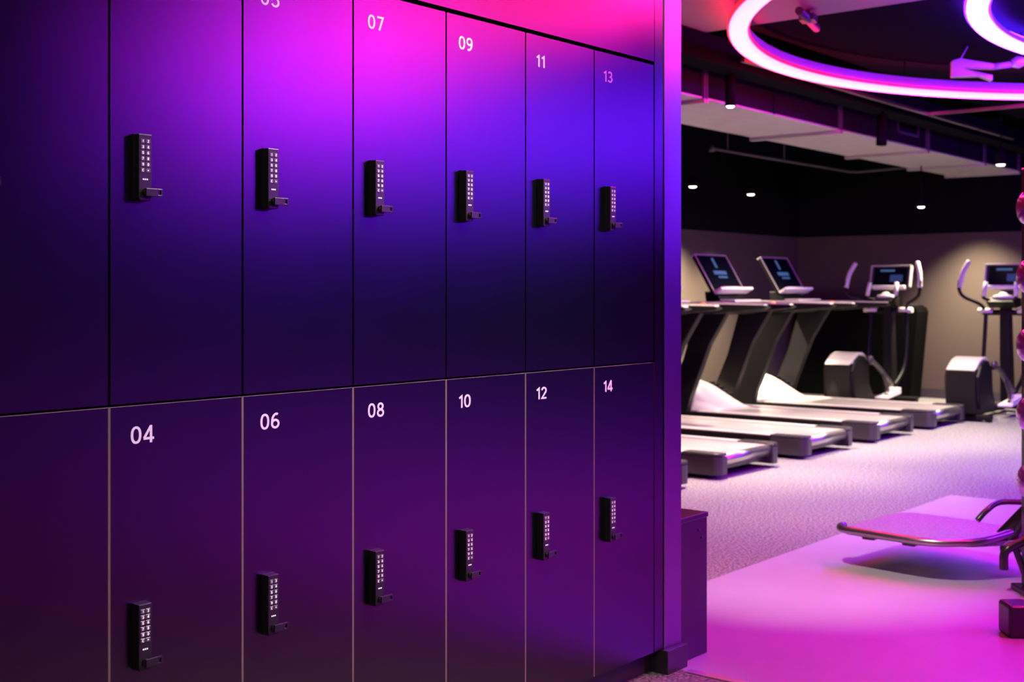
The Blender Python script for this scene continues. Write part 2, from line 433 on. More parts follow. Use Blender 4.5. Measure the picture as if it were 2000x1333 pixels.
# ================================================================ BLACK BOX BEYOND THE WALL END
t = thing('storage_box', 'low black box standing on the floor just past the wall end', 'box', (3.785, 0.012, 0.0))
bm = B(); box(bm, 0.0, 0.185, 0.0, 0.42, 0.0, 0.494, bev=0.002); build('body', bm, 'box', t)
bm = B(); box(bm, -0.002, 0.189, -0.004, 0.424, 0.494, 0.512, bev=0.003); tag(build('lid', bm, 'box', t))
for (x, z) in ((0.125, 0.455), (0.145, 0.425)):
    bm = B(); lathe(bm, [(0, 0), (0.006, 0), (0.005, 0.003), (0, 0.004)], 16, Matrix.Translation((x, 0.0, z)) @ Matrix.Rotation(R(90), 4, 'X'))
    build('screw_cap', bm, 'graphite', t)

# ================================================================ TREADMILLS
def make_treadmill():
    """local: x 0..0.88 across, y 0 rear .. 2.05 front, z up"""
    W = 0.91
    root = bpy.data.objects.new('treadmill', None); col.objects.link(root); root.empty_display_size = 0.2
    bm = B()                                          # frame pan under the belt
    box(bm, 0.09, W - 0.09, 0.07, 2.12, 0.075, 0.150, bev=0.006)
    build('deck_frame', bm, 'machine', root)
    for s in (0, 1):                                  # side rails with rounded rear corner blocks
        x0, x1 = (0.0, 0.115) if s == 0 else (W - 0.115, W)
        o_, i_ = (x0, x1) if s == 0 else (x1, x0)
        sg = 1 if s == 0 else -1
        out = [(i_, 0.0)] + [(o_ + sg * (0.06 - 0.06 * math.sin(a)), 0.06 - 0.06 * math.cos(a)) for a in [k * math.pi / 16 for k in range(9)]] + [(o_, 0.30), (i_, 0.30)]
        bm = B(); prism(bm, out, 0.030, 0.158, 'z', bev=0.004)
        rc = build('rear_cap', bm, 'graphite', root)
        bm = B(); prism(bm, out, 0.163, 0.182, 'z', bev=0.006); build('cap_lid', bm, 'graphite', rc)
        bm = B(); box(bm, x0 + 0.004, x1 - 0.004, 0.30, 2.15, 0.05, 0.168, bev=0.008)
        build('side_rail', bm, 'machine', root)
        bm = B(); box(bm, x0 + 0.012, x1 - 0.012, 0.303, 1.75, 0.168, 0.176, bev=0.003)
        build('foot_rail', bm, 'silver', root)
    bm = B(); tube(bm, [(0.115, 0.055, 0.128), (W - 0.115, 0.055, 0.128)], 0.042, seg=28, smooth=False)
    build('rear_roller', bm, 'steel', root)
    bm = B(); box(bm, 0.118, W - 0.118, 0.06, 1.78, 0.152, 0.171, bev=0.004); build('running_belt', bm, 'belt', root)
    bm = B(); lathe(bm, [(0, 0), (0.010, 0), (0.008, 0.006), (0, 0.006)], 12, Matrix.Translation((W - 0.22, 0.075, 0.095)) @ Matrix.Rotation(R(90), 4, 'X'))
    box(bm, 0.13, W - 0.13, 0.066, 0.075, 0.055, 0.086, mi=1)
    build('indicator_bar', bm, ['led', 'graphite'], root)
    for x in (0.22, W - 0.22):
        for y in (0.20, 1.80):
            bm = B(); lathe(bm, [(0, 0), (0.022, 0), (0.026, 0.012), (0.012, 0.03), (0.012, 0.085), (0, 0.085)], 16, Matrix.Translation((x, y, 0)))
            build('foot', bm, 'black', root)
    # motor hood: rises to the front, pale shell
    def hood(y):                                      # height of the shell along its length
        k = (y - 1.60) / 0.6
        return 0.175 + 0.25 * math.sin(min(k * 1.15, 1) * math.pi / 2) ** 1.1 if k < 0.87 else 0.425 - 1.1 * (k - 0.87)
    bm = B(); N, K = 14, 14; rows = []
    for i in range(N + 1):
        y = 1.60 + 0.6 * i / N; h = hood(y)
        rows.append([bm.verts.new((0.115 + (W - 0.23) * k / K, y, 0.155 + (h - 0.155) * (1 - abs(2 * k / K - 1) ** 3.2) + 0.012)) for k in range(K + 1)])
    for a, b in zip(rows, rows[1:]):
        for k in range(K):
            f = bm.faces.new([a[k], a[k + 1], b[k + 1], b[k]]); f.smooth = True
    low = [[bm.verts.new((v.co.x, v.co.y, 0.12)) for v in (r[0], r[-1])] for r in rows]
    for i in range(N):
        bm.faces.new([rows[i][0], rows[i + 1][0], low[i + 1][0], low[i][0]]); bm.faces.new([rows[i][-1], low[i][1], low[i + 1][1], rows[i + 1][-1]])
    bm.faces.new([low[0][0], low[0][1]] + rows[0][::-1]); bm.faces.new([low[-1][1], low[-1][0]] + rows[-1])
    hd = build('motor_hood', bm, 'silver', root)
    bm = B()
    for k in range(5):
        y = 1.78 + k * 0.05; box(bm, 0.60, 0.74, y, y + 0.018, hood(y) - 0.03, hood(y) + 0.002)
    build('hood_vent', bm, 'machine', hd)
    for s in (0, 1):                                  # uprights lean back towards the runner
        x0, x1 = (0.0, 0.075) if s == 0 else (W - 0.075, W)
        bm = B(); prism(bm, [(2.10, 0.05), (1.90, 0.05), (1.82, 0.30), (1.62, 0.80), (1.42, 1.12), (1.76, 1.12), (1.90, 0.66), (2.08, 0.26)], x0, x1, 'x', bev=0.006)
        build('upright', bm, 'machine', root)
        bm = B()                                      # handrail: flat beam with a rounded end
        prism(bm, [(0.80, 1.150), (0.76, 1.166), (0.80, 1.184), (1.80, 1.196), (1.80, 1.105), (1.30, 1.105)], x0 - 0.008, x1 + 0.008, 'x', bev=0.006)
        hr = build('handrail', bm, 'machine', root)
        bm = B(); prism(bm, [(0.79, 1.184), (0.80, 1.193), (1.30, 1.203), (1.78, 1.206), (1.78, 1.196)], x0 + 0.004, x1 - 0.004, 'x', bev=0.002)
        build('rail_grip', bm, 'silver', hr)
    bm = B(); prism(bm, [(1.42, 1.14), (1.40, 1.18), (1.62, 1.21), (1.84, 1.20), (1.84, 1.08), (1.60, 1.08)], 0.085, W - 0.085, 'x', bev=0.008)
    cb = build('console_bridge', bm, 'machine', root)
    bm = B(); box(bm, 0.20, W - 0.20, 1.45, 1.62, 1.200, 1.224, bev=0.008); build('control_panel', bm, 'silver', cb)
    bm = B(); lathe(bm, [(0, 0), (0.030, 0), (0.028, 0.014), (0, 0.018)], 20, Matrix.Translation((W - 0.14, 1.36, 1.185)))
    build('stop_button', bm, 'stop', cb)
    bm = B(); prism(bm, [(1.60, 1.17), (1.80, 1.17), (1.82, 1.30), (1.70, 1.30)], 0.26, W - 0.26, 'x', bev=0.008)
    build('screen_neck', bm, 'machine', root)
    # tilted console
    T = Matrix.Translation((W / 2, 1.66, 1.27)) @ Matrix.Rotation(R(-31), 4, 'X')
    bm = B(); box(bm, -0.295, 0.295, -0.022, 0.022, 0.0, 0.44, bev=0.012, m=T)
    c = build('console', bm, 'machine', root)
    bm = B()
    for a in ((-0.298, 0.298, -0.026, 0.024, 0.432, 0.444), (-0.300, -0.291, -0.026, -0.016, 0.0, 0.44), (0.291, 0.300, -0.026, -0.016, 0.0, 0.44)):
        box(bm, *a, bev=0.003, m=T)
    build('console_trim', bm, 'silver', c)
    bm = B(); box(bm, -0.275, 0.275, -0.025, -0.021, 0.03, 0.425, m=T); build('screen', bm, 'screen', c)
    bm = B()                                          # lit start image: an upright mark over two lines
    for a in ((-0.035, 0.005, -0.027, -0.0245, 0.29, 0.40), (-0.12, 0.12, -0.027, -0.0245, 0.215, 0.255), (-0.07, 0.10, -0.027, -0.0245, 0.175, 0.195)):
        box(bm, *a, m=T)
    build('screen_image', bm, 'ui', c)
    bm = B(); box(bm, -0.31, 0.31, -0.115, -0.02, -0.004, 0.022, bev=0.008, m=T)
    tube(bm, [(T @ Vector((-0.16, -0.07, 0.03))), (T @ Vector((0.12, -0.07, 0.03)))], 0.018, smooth=False)
    build('accessory_tray', bm, 'grip', c)
    return root
tm0 = make_treadmill()
tml = ['grey treadmill mostly hidden behind the wall end, only its rear corner showing',
       'nearest treadmill seen in full width at its rear, deck lowest in the picture',
       'second treadmill from the wall end, wide bright deck with a chrome rear roller',
       'third treadmill from the wall end, its lit screen nearest the wall end',
       'farthest treadmill of the row, in front of the black ellipticals']
for k, x in enumerate((6.30, 7.58, 8.90, 10.22, 11.54)):
    o = tm0 if k == 0 else copy_tree(tm0)
    o.location = (x, 2.03, 0)
    tag(o, tml[k], 'treadmill', 'row of treadmills')

# ================================================================ ELLIPTICALS
def make_elliptical():
    """local: x forward, y to the left, z up; origin at rear centre on the floor"""
    root = bpy.data.objects.new('elliptical_trainer', None); col.objects.link(root); root.empty_display_size = 0.2
    bm = B()                                          # floor frame
    box(bm, 0.02, 1.55, -0.05, 0.05, 0.035, 0.10, bev=0.01)
    box(bm, 0.05, 0.15, -0.28, 0.28, 0.02, 0.07, bev=0.01); box(bm, 1.45, 1.56, -0.30, 0.30, 0.02, 0.08, bev=0.01)
    for x in (0.10, 1.50):
        for y in (-0.25, 0.25): box(bm, x - 0.03, x + 0.03, y - 0.03, y + 0.03, 0.0, 0.025, bev=0.004)
    build('base_frame', bm, 'machine', root)
    bm = B(); prism(bm, [(0.0, 0.09), (0.0, 0.50), (0.03, 0.53), (0.46, 0.53), (0.50, 0.45), (0.52, 0.30), (0.62, 0.16), (0.62, 0.09)], -0.15, 0.15, 'y', bev=0.015)
    hs = build('drive_housing', bm, 'machine', root)
    bm = B(); prism(bm, [(0.0, 0.515), (0.06, 0.56), (0.16, 0.615), (0.26, 0.638), (0.36, 0.635), (0.43, 0.60), (0.47, 0.53)], -0.145, 0.145, 'y', bev=0.012)
    for f in bm.faces: f.smooth = False
    build('housing_top', bm, 'silver', hs)
    bm = B(); prism(bm, [(0.06, 0.20), (0.03, 0.45), (0.12, 0.56), (0.24, 0.61), (0.35, 0.60), (0.45, 0.50), (0.47, 0.30), (0.54, 0.14), (0.1, 0.12)], -0.175, 0.175, 'y', bev=0.02)
    build('side_cover', bm, 'machine', hs)
    for s in (-1, 1):                                 # crank, pedal arm, pedal
        ph = 0.09 * s
        bm = B(); lathe(bm, [(0, -0.02), (0.045, -0.02), (0.05, 0), (0.045, 0.02), (0, 0.02)], 20, Matrix.Translation((0.42, s * 0.20, 0.55)) @ Matrix.Rotation(R(90), 4, 'X'))
        tube(bm, [(0.42, s * 0.20, 0.55), (0.62, s * 0.20, 0.50 + ph * 0.3), (1.02, s * 0.20, 0.34 + ph)], 0.026, seg=10)
        tube(bm, [(0.75, s * 0.205, 0.44 + ph * 0.5), (0.85, s * 0.22, 0.30 + ph), (0.80, s * 0.22, 0.24 + ph)], 0.018, seg=10)
        pa = build('pedal_arm', bm, 'graphite', root)
        T = Matrix.Translation((0.86, s * 0.22, 0.23 + ph)) @ Matrix.Rotation(R(-6), 4, 'Y')
        bm = B(); box(bm, -0.19, 0.19, -0.075, 0.075, -0.012, 0.012, bev=0.006, m=T)
        box(bm, 0.16, 0.195, -0.075, 0.075, 0.0, 0.06, bev=0.006, m=T); box(bm, -0.15, 0.17, s * 0.066 - 0.008, s * 0.066 + 0.008, 0.0, 0.045, bev=0.004, m=T)
        build('pedal', bm, 'grip', pa)
        bm = B(); tube(bm, [(1.40, s * 0.21, 1.06), (1.38, s * 0.22, 0.75), (1.30, s * 0.22, 0.42), (1.06, s * 0.21, 0.33 + ph)], 0.022, seg=12)
        tube(bm, [(1.40, s * 0.21, 1.04), (1.36, s * 0.25, 1.15), (1.26, s * 0.40, 1.24), (1.22, s * 0.44, 1.32), (1.24, s * 0.44, 1.42)], 0.019, seg=12)
        ar = build('moving_arm', bm, 'machine', root)
        bm = B(); tube(bm, [(1.225, s * 0.44, 1.34), (1.27, s * 0.42, 1.50), (1.33, s * 0.37, 1.63)], 0.026, seg=14)
        build('arm_grip', bm, 'grip', ar)
        bm = B(); tube(bm, [(1.40, 0, 1.18), (1.28, s * 0.10, 1.20), (1.20, s * 0.17, 1.23), (1.22, s * 0.17, 1.30)], 0.016, seg=12)
        tube(bm, [(1.20, s * 0.17, 1.245), (1.25, s * 0.16, 1.40)], 0.022, seg=12, smooth=False, mi=1)
        build('fixed_handle', bm, ['machine', 'grip'], root)
        bm = B(); tube(bm, [(1.39, s * 0.13, 1.085), (1.39, s * 0.29, 1.085)], 0.030, seg=16, smooth=False)
        build('pivot_cap', bm, 'grip', root)
    bm = B(); prism(bm, [(1.38, 0.08), (1.36, 0.55), (1.36, 1.15), (1.46, 1.17), (1.52, 0.55), (1.56, 0.08)], -0.055, 0.055, 'y', bev=0.015)
    tube(bm, [(1.40, -0.24, 1.07), (1.40, 0.24, 1.07)], 0.032, smooth=False)
    build('upright_mast', bm, 'machine', root)
    bm = B(); prism(bm, [(1.24, 1.165), (1.20, 1.19), (1.32, 1.235), (1.46, 1.23), (1.48, 1.14), (1.32, 1.12)], -0.15, 0.15, 'y', bev=0.01)
    ct = build('console_base', bm, 'machine', root)
    bm = B(); lathe(bm, [(0, 0), (0.12, 0.0), (0.10, 0.03), (0.05, 0.04), (0.03, 0.065), (0, 0.07)], 20, Matrix.Translation((1.32, 0.0, 1.225)) @ Matrix.Scale(0.6, 4, (1, 0, 0)))
    build('bottle_tray', bm, 'grip', ct)
    T = Matrix.Translation((1.44, 0, 1.33)) @ Matrix.Rotation(R(14), 4, 'Y')
    bm = B(); box(bm, -0.02, 0.03, -0.235, 0.235, 0.0, 0.275, bev=0.018, seg=3, m=T); box(bm, 0.0, 0.05, -0.06, 0.06, -0.16, 0.02, m=T)
    c = build('console', bm, 'graphite', root)
    bm = B(); box(bm, -0.024, -0.019, -0.20, 0.20, 0.035, 0.25, m=T); build('screen', bm, 'screen', c)
    bm = B(); box(bm, -0.026, -0.0235, -0.05, 0.12, 0.20, 0.222, m=T); box(bm, -0.026, -0.0235, -0.15, 0.0, 0.08, 0.16, m=T, mi=1)
    build('screen_image', bm, ['ui', 'uidim'], c)
    bm = B(); box(bm, -0.06, 0.0, -0.20, 0.20, -0.015, 0.028, bev=0.012, m=T); build('console_ledge', bm, 'grip', c)
    bm = B()
    for a in ((-0.03, 0.034, -0.242, 0.242, 0.262, 0.278), (-0.03, 0.034, -0.242, -0.228, 0.02, 0.27), (-0.03, 0.034, 0.228, 0.242, 0.02, 0.27)): box(bm, *a, bev=0.005, m=T)
    build('console_trim', bm, 'silver', c)
    return root
el = make_elliptical(); el.location = (12.60, 3.47, 0)
tag(el, 'black elliptical trainer standing in front of the low black cabinet', 'elliptical trainer', 'pair of ellipticals')
el2 = copy_tree(el); el2.location = (12.50, 2.11, 0)
tag(el2, 'black elliptical trainer at the right edge, before the bare taupe wall', 'elliptical trainer', 'pair of ellipticals')

# low black cabinet against the right wall
t = thing('storage_cabinet', 'low wide black cabinet against the far wall behind the elliptical', 'cabinet', (14.62, 3.36, 0))
bm = B(); prism(bm, [(0.10, 0.0), (0.0, 1.05), (0.02, 1.10), (0.07, 1.125), (1.60, 1.125), (1.60, 0.0)], 0.0, 0.34, 'x', bev=0.006); build('body', bm, 'cabblack', t)
bm = B(); box(bm, -0.004, 0.344, 0.07, 1.60, 1.126, 1.140, bev=0.004); build('top', bm, 'graphite', t)
for y in (0.62, 1.10):
    bm = B(); box(bm, -0.006, 0.001, y - 0.45, y + 0.02, 0.06, 1.08, bev=0.002); build('door', bm, 'cabblack', t)

# ================================================================ BENCH WITH TUBE RIM (foot platform) AND DUMBBELL TOWER
t = thing('platform_bench', 'low platform bench with a bent metal rim over the glossy pale floor', 'bench', (5.56, 0.2, 0))
# outline of the pad (world minus origin), rounded
def P2(x, y): return (x - 5.56, y - 0.2)
out = [P2(5.60, 0.235), P2(6.14, 0.175), P2(6.20, 0.12), P2(6.17, -0.20), P2(6.05, -0.50), P2(5.80, -0.52), P2(5.62, -0.38), P2(5.51, -0.18), P2(5.54, 0.18)]
PZ = 0.19
bm = B(); prism(bm, out, PZ - 0.022, PZ, 'z', bev=0.004); pd = build('seat_pad', bm, 'pad', t)
bm = B()
rim = [(P2(5.64, 0.238) + (PZ,)), (P2(5.60, 0.240) + (PZ,)), (P2(5.548, 0.20) + (PZ,)), (P2(5.53, 0.10) + (PZ,)), (P2(5.50, -0.18) + (PZ,)), (P2(5.55, -0.32) + (PZ + 0.002,)), (P2(5.66, -0.42) + (PZ + 0.01,)), (P2(5.80, -0.50) + (PZ + 0.035,))]
tube(bm, rim, 0.018, seg=14); build('rim_tube', bm, 'tube', t)
for (x, y) in ((5.56, 0.08), (5.54, -0.12)):
    bm = B(); box(bm, x - 5.56 - 0.01, x - 5.56 + 0.05, y - 0.2 - 0.03, y - 0.2 + 0.03, PZ - 0.036, PZ - 0.02, bev=0.004); build('under_bracket', bm, 'frame', t)
bm = B()                                              # diagonal arm, cross tube and foot frame
a0 = Vector(P2(5.80, -0.46) + (PZ + 0.0,)); 
prism_m = None
tube(bm, [a0, Vector(P2(5.92, -0.62) + (0.40,)), Vector(P2(6.02, -0.78) + (0.60,))], 0.048, seg=4, smooth=False)
tube(bm, [P2(5.80, -0.44) + (0.155,), P2(6.0, -0.95) + (0.155,)], 0.024, smooth=False)
tube(bm, [P2(6.0, -0.95) + (0.155,), P2(6.0, -0.95) + (0.03,)], 0.024, smooth=False)
build('support_frame', bm, 'frame', t)
bm = B(); box(bm, *(P2(5.80, 0)[0], P2(6.25, 0)[0]), *(P2(0, -0.99)[1], P2(0, -0.91)[1]), 0.0, 0.04, bev=0.006); build('floor_foot', bm, 'frame', t)
bm = B(); tube(bm, [P2(5.68, -0.38) + (0.28,), P2(5.72, -0.41) + (0.325,), P2(5.80, -0.45) + (0.355,), P2(5.90, -0.58) + (0.35,)], 0.013, seg=12)
build('handle', bm, 'frame', t)
bm = B(); lathe(bm, [(0, 0), (0.025, 0), (0.025, 0.02), (0.015, 0.035), (0, 0.035)], 16, Matrix.Translation(P2(5.84, -0.55) + (0.31,)) @ Matrix.Rotation(R(90), 4, 'X'))
build('adjustment_knob', bm, 'tube', t)

# dumbbell tower, cut by the right edge
t = thing('dumbbell_tower', 'black upright dumbbell tower at the right edge with curved hooks and floor feet', 'rack', (5.42 * 0.775 + 2.252 * 0.632, 5.42 * 0.632 - 2.252 * 0.775 - DIST, 0), R(-50.8))
bm = B(); box(bm, -0.03, 0.03, -0.035, 0.035, 0.03, 1.85, bev=0.006); build('post', bm, 'frame', t)
bm = B(); tube(bm, [(-0.02, 0, 0.235), (-0.06, 0, 0.215), (-0.10, 0, 0.195), (-0.118, 0, 0.165), (-0.118, 0, 0.105)], 0.019, seg=14)
build('hook', bm, 'frame', t)
bm = B(); tube(bm, [(-0.07, 0, 0.20), (-0.045, 0, 0.13), (-0.005, 0, 0.02)], 0.014, seg=12)
build('brace', bm, 'frame', t)
bm = B(); box(bm, -0.055, 0.14, -0.07, 0.09, 0.0, 0.028, bev=0.006); build('foot_plate', bm, 'frame', t)
for k, z in enumerate((1.665, 1.375, 1.085, 0.795, 0.51)):
    bm = B()
    for xx in (0.015, 0.075): tube(bm, [(xx, -0.03, z - 0.029), (xx, -0.20, z - 0.029), (xx, -0.215, z - 0.015)], 0.009, smooth=False)
    box(bm, -0.005, 0.09, -0.045, -0.034, z - 0.04, z - 0.018, bev=0.002)
    build('cradle', bm, 'frame', t)
tw = t
f = thing('rubber_foot_block', 'dark navy rounded rubber block on the glossy floor at the lower right edge', 'block', (4.91, -0.775, 0), R(-50.8))
bm = B(); box(bm, -0.035, 0.065, -0.06, 0.06, 0.0, 0.125, bev=0.014, seg=3); build('block', bm, 'box', f)
bm = B(); box(bm, 0.066, 0.11, -0.08, 0.05, 0.0, 0.10, bev=0.01, seg=3); build('end_cap', bm, 'jamb', f)
def make_dumbbell():
    root = bpy.data.objects.new('dumbbell', None); col.objects.link(root); root.empty_display_size = 0.1
    bm = B(); lathe(bm, [(0.015, -0.07), (0.018, 0), (0.015, 0.07)], 20, Matrix.Rotation(R(90), 4, 'Y')); build('handle', bm, 'chrome', root)
    for s in (-1, 1):
        pr = [(0.0, 0.155), (0.025, 0.153), (0.048, 0.146), (0.064, 0.134), (0.073, 0.118), (0.075, 0.10), (0.072, 0.082), (0.060, 0.072), (0.0, 0.070)]
        m = Matrix.Rotation(R(90 * s), 4, 'Y')
        bm = B(); lathe(bm, pr, 32, m); build('head', bm, 'bell', root)
    return root
db = make_dumbbell()
rv = Vector((0.632, -0.775, 0)); fw = Vector((0.775, 0.632, 0))
lv = ['topmost shiny purple round-ended dumbbell on the tower at the right edge', 'second shiny purple dumbbell from the top of the right-edge tower, level with the elliptical screens',
      'middle shiny purple dumbbell of the right-edge tower', 'second shiny purple dumbbell from the bottom of the right-edge tower', 'lowest shiny purple dumbbell of the right-edge tower, just above the bench arm']
for k, z in enumerate((1.665, 1.375, 1.085, 0.795, 0.51)):
    o = db if k == 0 else copy_tree(db)
    p = fw * 5.27 + rv * (2.135 + 0.155) + Vector((0, -DIST, 0))
    o.location = (p.x, p.y, z); o.rotation_euler = (0, 0, R(-50.8))
    tag(o, lv[k], 'dumbbell', 'dumbbells on the tower')

# ================================================================ CEILING: RINGS
RC = (7.9, -1.37)
def hang_top(x, y):
    if 5.4 <= x <= 7.12 and -0.2 <= y <= 2.08: return 3.0
    if 7.13 <= x <= 13.0 and -6.6 <= y <= 1.70: return 3.045
    return CEIL
t = thing('ring_light', 'large suspended ring light glowing white with a red fringe', 'ring light', (RC[0], RC[1], 2.80))
def rr(w_, h_, z0, n=5):
    """rounded rectangle profile"""
    r_ = min(w_, h_) * 0.45; pts = []
    for cx, cz, a0 in ((w_ / 2 - r_, z0 + h_ - r_, 0), (-w_ / 2 + r_, z0 + h_ - r_, 90), (-w_ / 2 + r_, z0 + r_, 180), (w_ / 2 - r_, z0 + r_, 270)):
        for k in range(n): a = R(a0 + 90 * k / (n - 1)); pts.append((cx + r_ * math.cos(a), cz + r_ * math.sin(a)))
    return pts
bm = B(); ring_band(bm, 3.0, rr(0.105, 0.046, 0.0)); build('light_diffuser', bm, 'redled', t)
bm = B(); ring_band(bm, 3.0, [(0.030, 0.047), (-0.045, 0.047), (-0.045, 0.115), (0.030, 0.115)]); build('housing', bm, 'ringbody', t)
bm = B(); ring_band(bm, 3.0, [(0.063, 0.024), (0.054, 0.024), (0.054, 0.052), (0.063, 0.052)])
ring_band(bm, 3.0, [(-0.063, 0.030), (-0.054, 0.030), (-0.054, 0.052), (-0.063, 0.052)]); build('halo_fringe', bm, 'redside', t)
for k in range(8):
    a = R(20 + 45 * k); bm = B(); tube(bm, [(3 * math.cos(a), 3 * math.sin(a), 0.11), (3 * math.cos(a), 3 * math.sin(a), hang_top(RC[0] + 3 * math.cos(a), RC[1] + 3 * math.sin(a)) - 2.8)], 0.003, seg=6, smooth=False)
    build('suspension_cable', bm, 'black', t)
BZ, BR, BC = 2.922, 3.25, (8.36, -2.90)
t = thing('ring_light', 'suspended ring light glowing white with a blue glow, cut off by the top right corner', 'ring light', (BC[0], BC[1], BZ))
bm = B(); ring_band(bm, BR, rr(0.118, 0.046, 0.0)); build('light_diffuser', bm, 'blueled', t)
bm = B(); ring_band(bm, BR, [(0.04, 0.047), (-0.04, 0.047), (-0.04, 0.075), (0.04, 0.075)]); build('housing', bm, 'ringbody', t)
bm = B(); ring_band(bm, BR, [(0.035, 0.0755), (-0.035, 0.0755), (-0.035, 0.079), (0.035, 0.079)]); build('added_uplight', bm, 'blueup', t)
bm = B(); ring_band(bm, BR, [(0.073, 0.024), (0.064, 0.024), (0.064, 0.052), (0.073, 0.052)])
ring_band(bm, BR, [(-0.073, 0.024), (-0.064, 0.024), (-0.064, 0.052), (-0.073, 0.052)]); build('halo_fringe', bm, 'blueside', t)
for k in range(6):
    a = R(25 + 60 * k); bm = B(); tube(bm, [(BR * math.cos(a), BR * math.sin(a), 0.075), (BR * math.cos(a), BR * math.sin(a), hang_top(BC[0] + BR * math.cos(a), BC[1] + BR * math.sin(a)) - BZ)], 0.003, seg=6, smooth=False)
    build('suspension_cable', bm, 'black', t)

t = thing('ceiling_raft', 'large black board added above the two glowing rings to catch the blue uplight', 'ceiling board', (7.13, -6.6, 3.045))
bm = B(); box(bm, 0.0, 5.87, 0.0, 8.30, 0.0, 0.03, bev=0.003); build('board', bm, 'ceiling', t)  # added board, close above the ring so that it shows the blue glow
bm = B()
for x in (0.5, 5.3):
    for y in (0.6, 4.0, 7.6): tube(bm, [(x, y, 0.03), (x, y, CEIL - 3.045)], 0.006, seg=6, smooth=False)
build('hanger_rods', bm, 'black', t)
# soffit, duct, beam, tracks, conduit
t = thing('ceiling_raft', 'pale grey ceiling board at the upper left of the gym, behind the red ring', 'ceiling board', (5.4, 0.75, 3.0))
bm = B(); box(bm, 0.0, 1.72, -0.95, 1.33, 0.0, 0.03, bev=0.003); build('board', bm, 'soffit', t)
bm = B()
for x in (0.3, 1.4):
    for y in (-0.6, 1.0): tube(bm, [(x, y, 0.03), (x, y, 0.3)], 0.006, seg=6, smooth=False)
build('hanger_rods', bm, 'black', t)
t = thing('air_duct', 'long galvanised air duct with flanged joints crossing under the black ceiling', 'air duct', (6.0, 2.16, 2.65))
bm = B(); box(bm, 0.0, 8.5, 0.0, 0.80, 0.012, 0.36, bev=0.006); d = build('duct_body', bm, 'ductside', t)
bm = B(); box(bm, 0.0, 8.5, -0.006, 0.806, 0.0, 0.011); build('bright_underside', bm, 'duct', t)  # separate pale sheet, light bounced from the floor put into its colour
for x in (1.6, 3.8, 5.75, 7.35, 8.48):
    bm = B()
    for dx in (0, 0.032):
        xx = x + dx - 0.03
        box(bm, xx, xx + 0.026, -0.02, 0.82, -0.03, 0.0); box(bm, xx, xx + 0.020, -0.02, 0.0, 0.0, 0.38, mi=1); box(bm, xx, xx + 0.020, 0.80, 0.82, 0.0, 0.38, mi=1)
    build('flange', bm, ['duct', 'flangeside'], t)
bm = B()
for a in ((5.02, 5.52, 0.10, 0.12), (5.02, 5.52, 0.27, 0.29), (5.02, 5.04, 0.10, 0.29), (5.50, 5.52, 0.10, 0.29)): box(bm, a[0], a[1], -0.014, 0.0, a[2], a[3])
for k in range(6): box(bm, 5.05, 5.49, -0.008, -0.001, 0.125 + k * 0.024, 0.135 + k * 0.024, mi=1)
build('grille', bm, ['flangeside', 'black'], t)
for x in (2.6, 4.8, 6.6):
    bm = B(); tube(bm, [(x, -0.02, 0.0), (x, -0.02, 0.65)], 0.005, seg=6, smooth=False); build('hanger_rod', bm, 'black', t)
bm = B(); box(bm, 5.0, 14.9, 1.86, 2.06, 2.82, 3.0, bev=0.004)
tag(build('ceiling_beam', bm, 'black'), 'long matte black beam in front of the air duct, carrying the spotlights', 'beam')
bm = B(); box(bm, 7.4, 10.70, 1.735, 1.765, 2.835, 2.86); box(bm, 10.74, 11.95, 1.735, 1.765, 2.835, 2.86); box(bm, 12.0, 13.0, 1.735, 1.765, 2.835, 2.86)
tag(build('cable_tray', bm, 'steel'), 'thin steel ceiling rail running along the black beam', 'rail')
bm = B(); box(bm, 10.70, 10.73, 0.0, 1.73, 2.835, 2.86)
tag(build('cable_tray', bm, 'steel'), 'short thin steel ceiling rail crossing towards the red ring', 'rail')
bm = B(); tube(bm, [(10.69, 3.89, 2.70), (13.8, 3.86, 2.70), (13.9, 3.80, 2.70), (13.9, 2.98, 2.72)], 0.014, smooth=False, seg=10)
lathe(bm, [(0, -0.03), (0.028, -0.03), (0.028, 0.03), (0, 0.03)], 14, Matrix.Translation((10.69, 3.89, 2.70)))
tube(bm, [(11.0, 3.89, 2.70), (11.0, 3.89, 3.3)], 0.006, smooth=False, seg=6); tube(bm, [(12.2, 3.88, 2.70), (12.2, 3.88, 3.3)], 0.006, smooth=False, seg=6)
tag(build('sprinkler_pipe', bm, 'pipe'), 'thin pipe hanging beside the duct over the treadmills', 'pipe')

# pendant spotlights
def spotlight(x, y, z, length, rad, label, top=CEIL, lit=True, tilt=None):
    t = thing('spotlight', label, 'spotlight', (x, y, z), 0, 'black cylinder spotlights')
    m = Matrix.Rotation(R(tilt), 4, 'Y') if tilt else Matrix()
    bm = B(); lathe(bm, [(rad * 0.82, 0.006), (rad * 0.82, 0.0), (rad, 0.0), (rad, length), (0, length)], 24, m, close=False); build('lamp_body', bm, 'black', t)
    if lit:
        bm = B(); lathe(bm, [(0, -0.012), (rad * 0.55, -0.009), (rad * 0.8, 0.0), (rad * 0.8, 0.004), (0, 0.004)], 24, m, close=False); build('lamp_face', bm, 'lamp', t)
    bm = B(); e = m @ Vector((0, 0, length)); tube(bm, [e, (e.x, e.y, top - z)], 0.007, seg=8, smooth=False); build('stem', bm, 'black', t)
    return t
spotlight(7.72, 2.02, 2.60, 0.24, 0.036, 'black cylinder spotlight hanging below the red ring, nearest the wall end', 3.0)
spotlight(11.35, 4.50, 2.40, 0.10, 0.050, 'small lit spotlight beside the wall end, high above the treadmill screens')
spotlight(12.70, 4.55, 2.40, 0.08, 0.050, 'small lit spotlight second from the wall end, under the black ceiling')
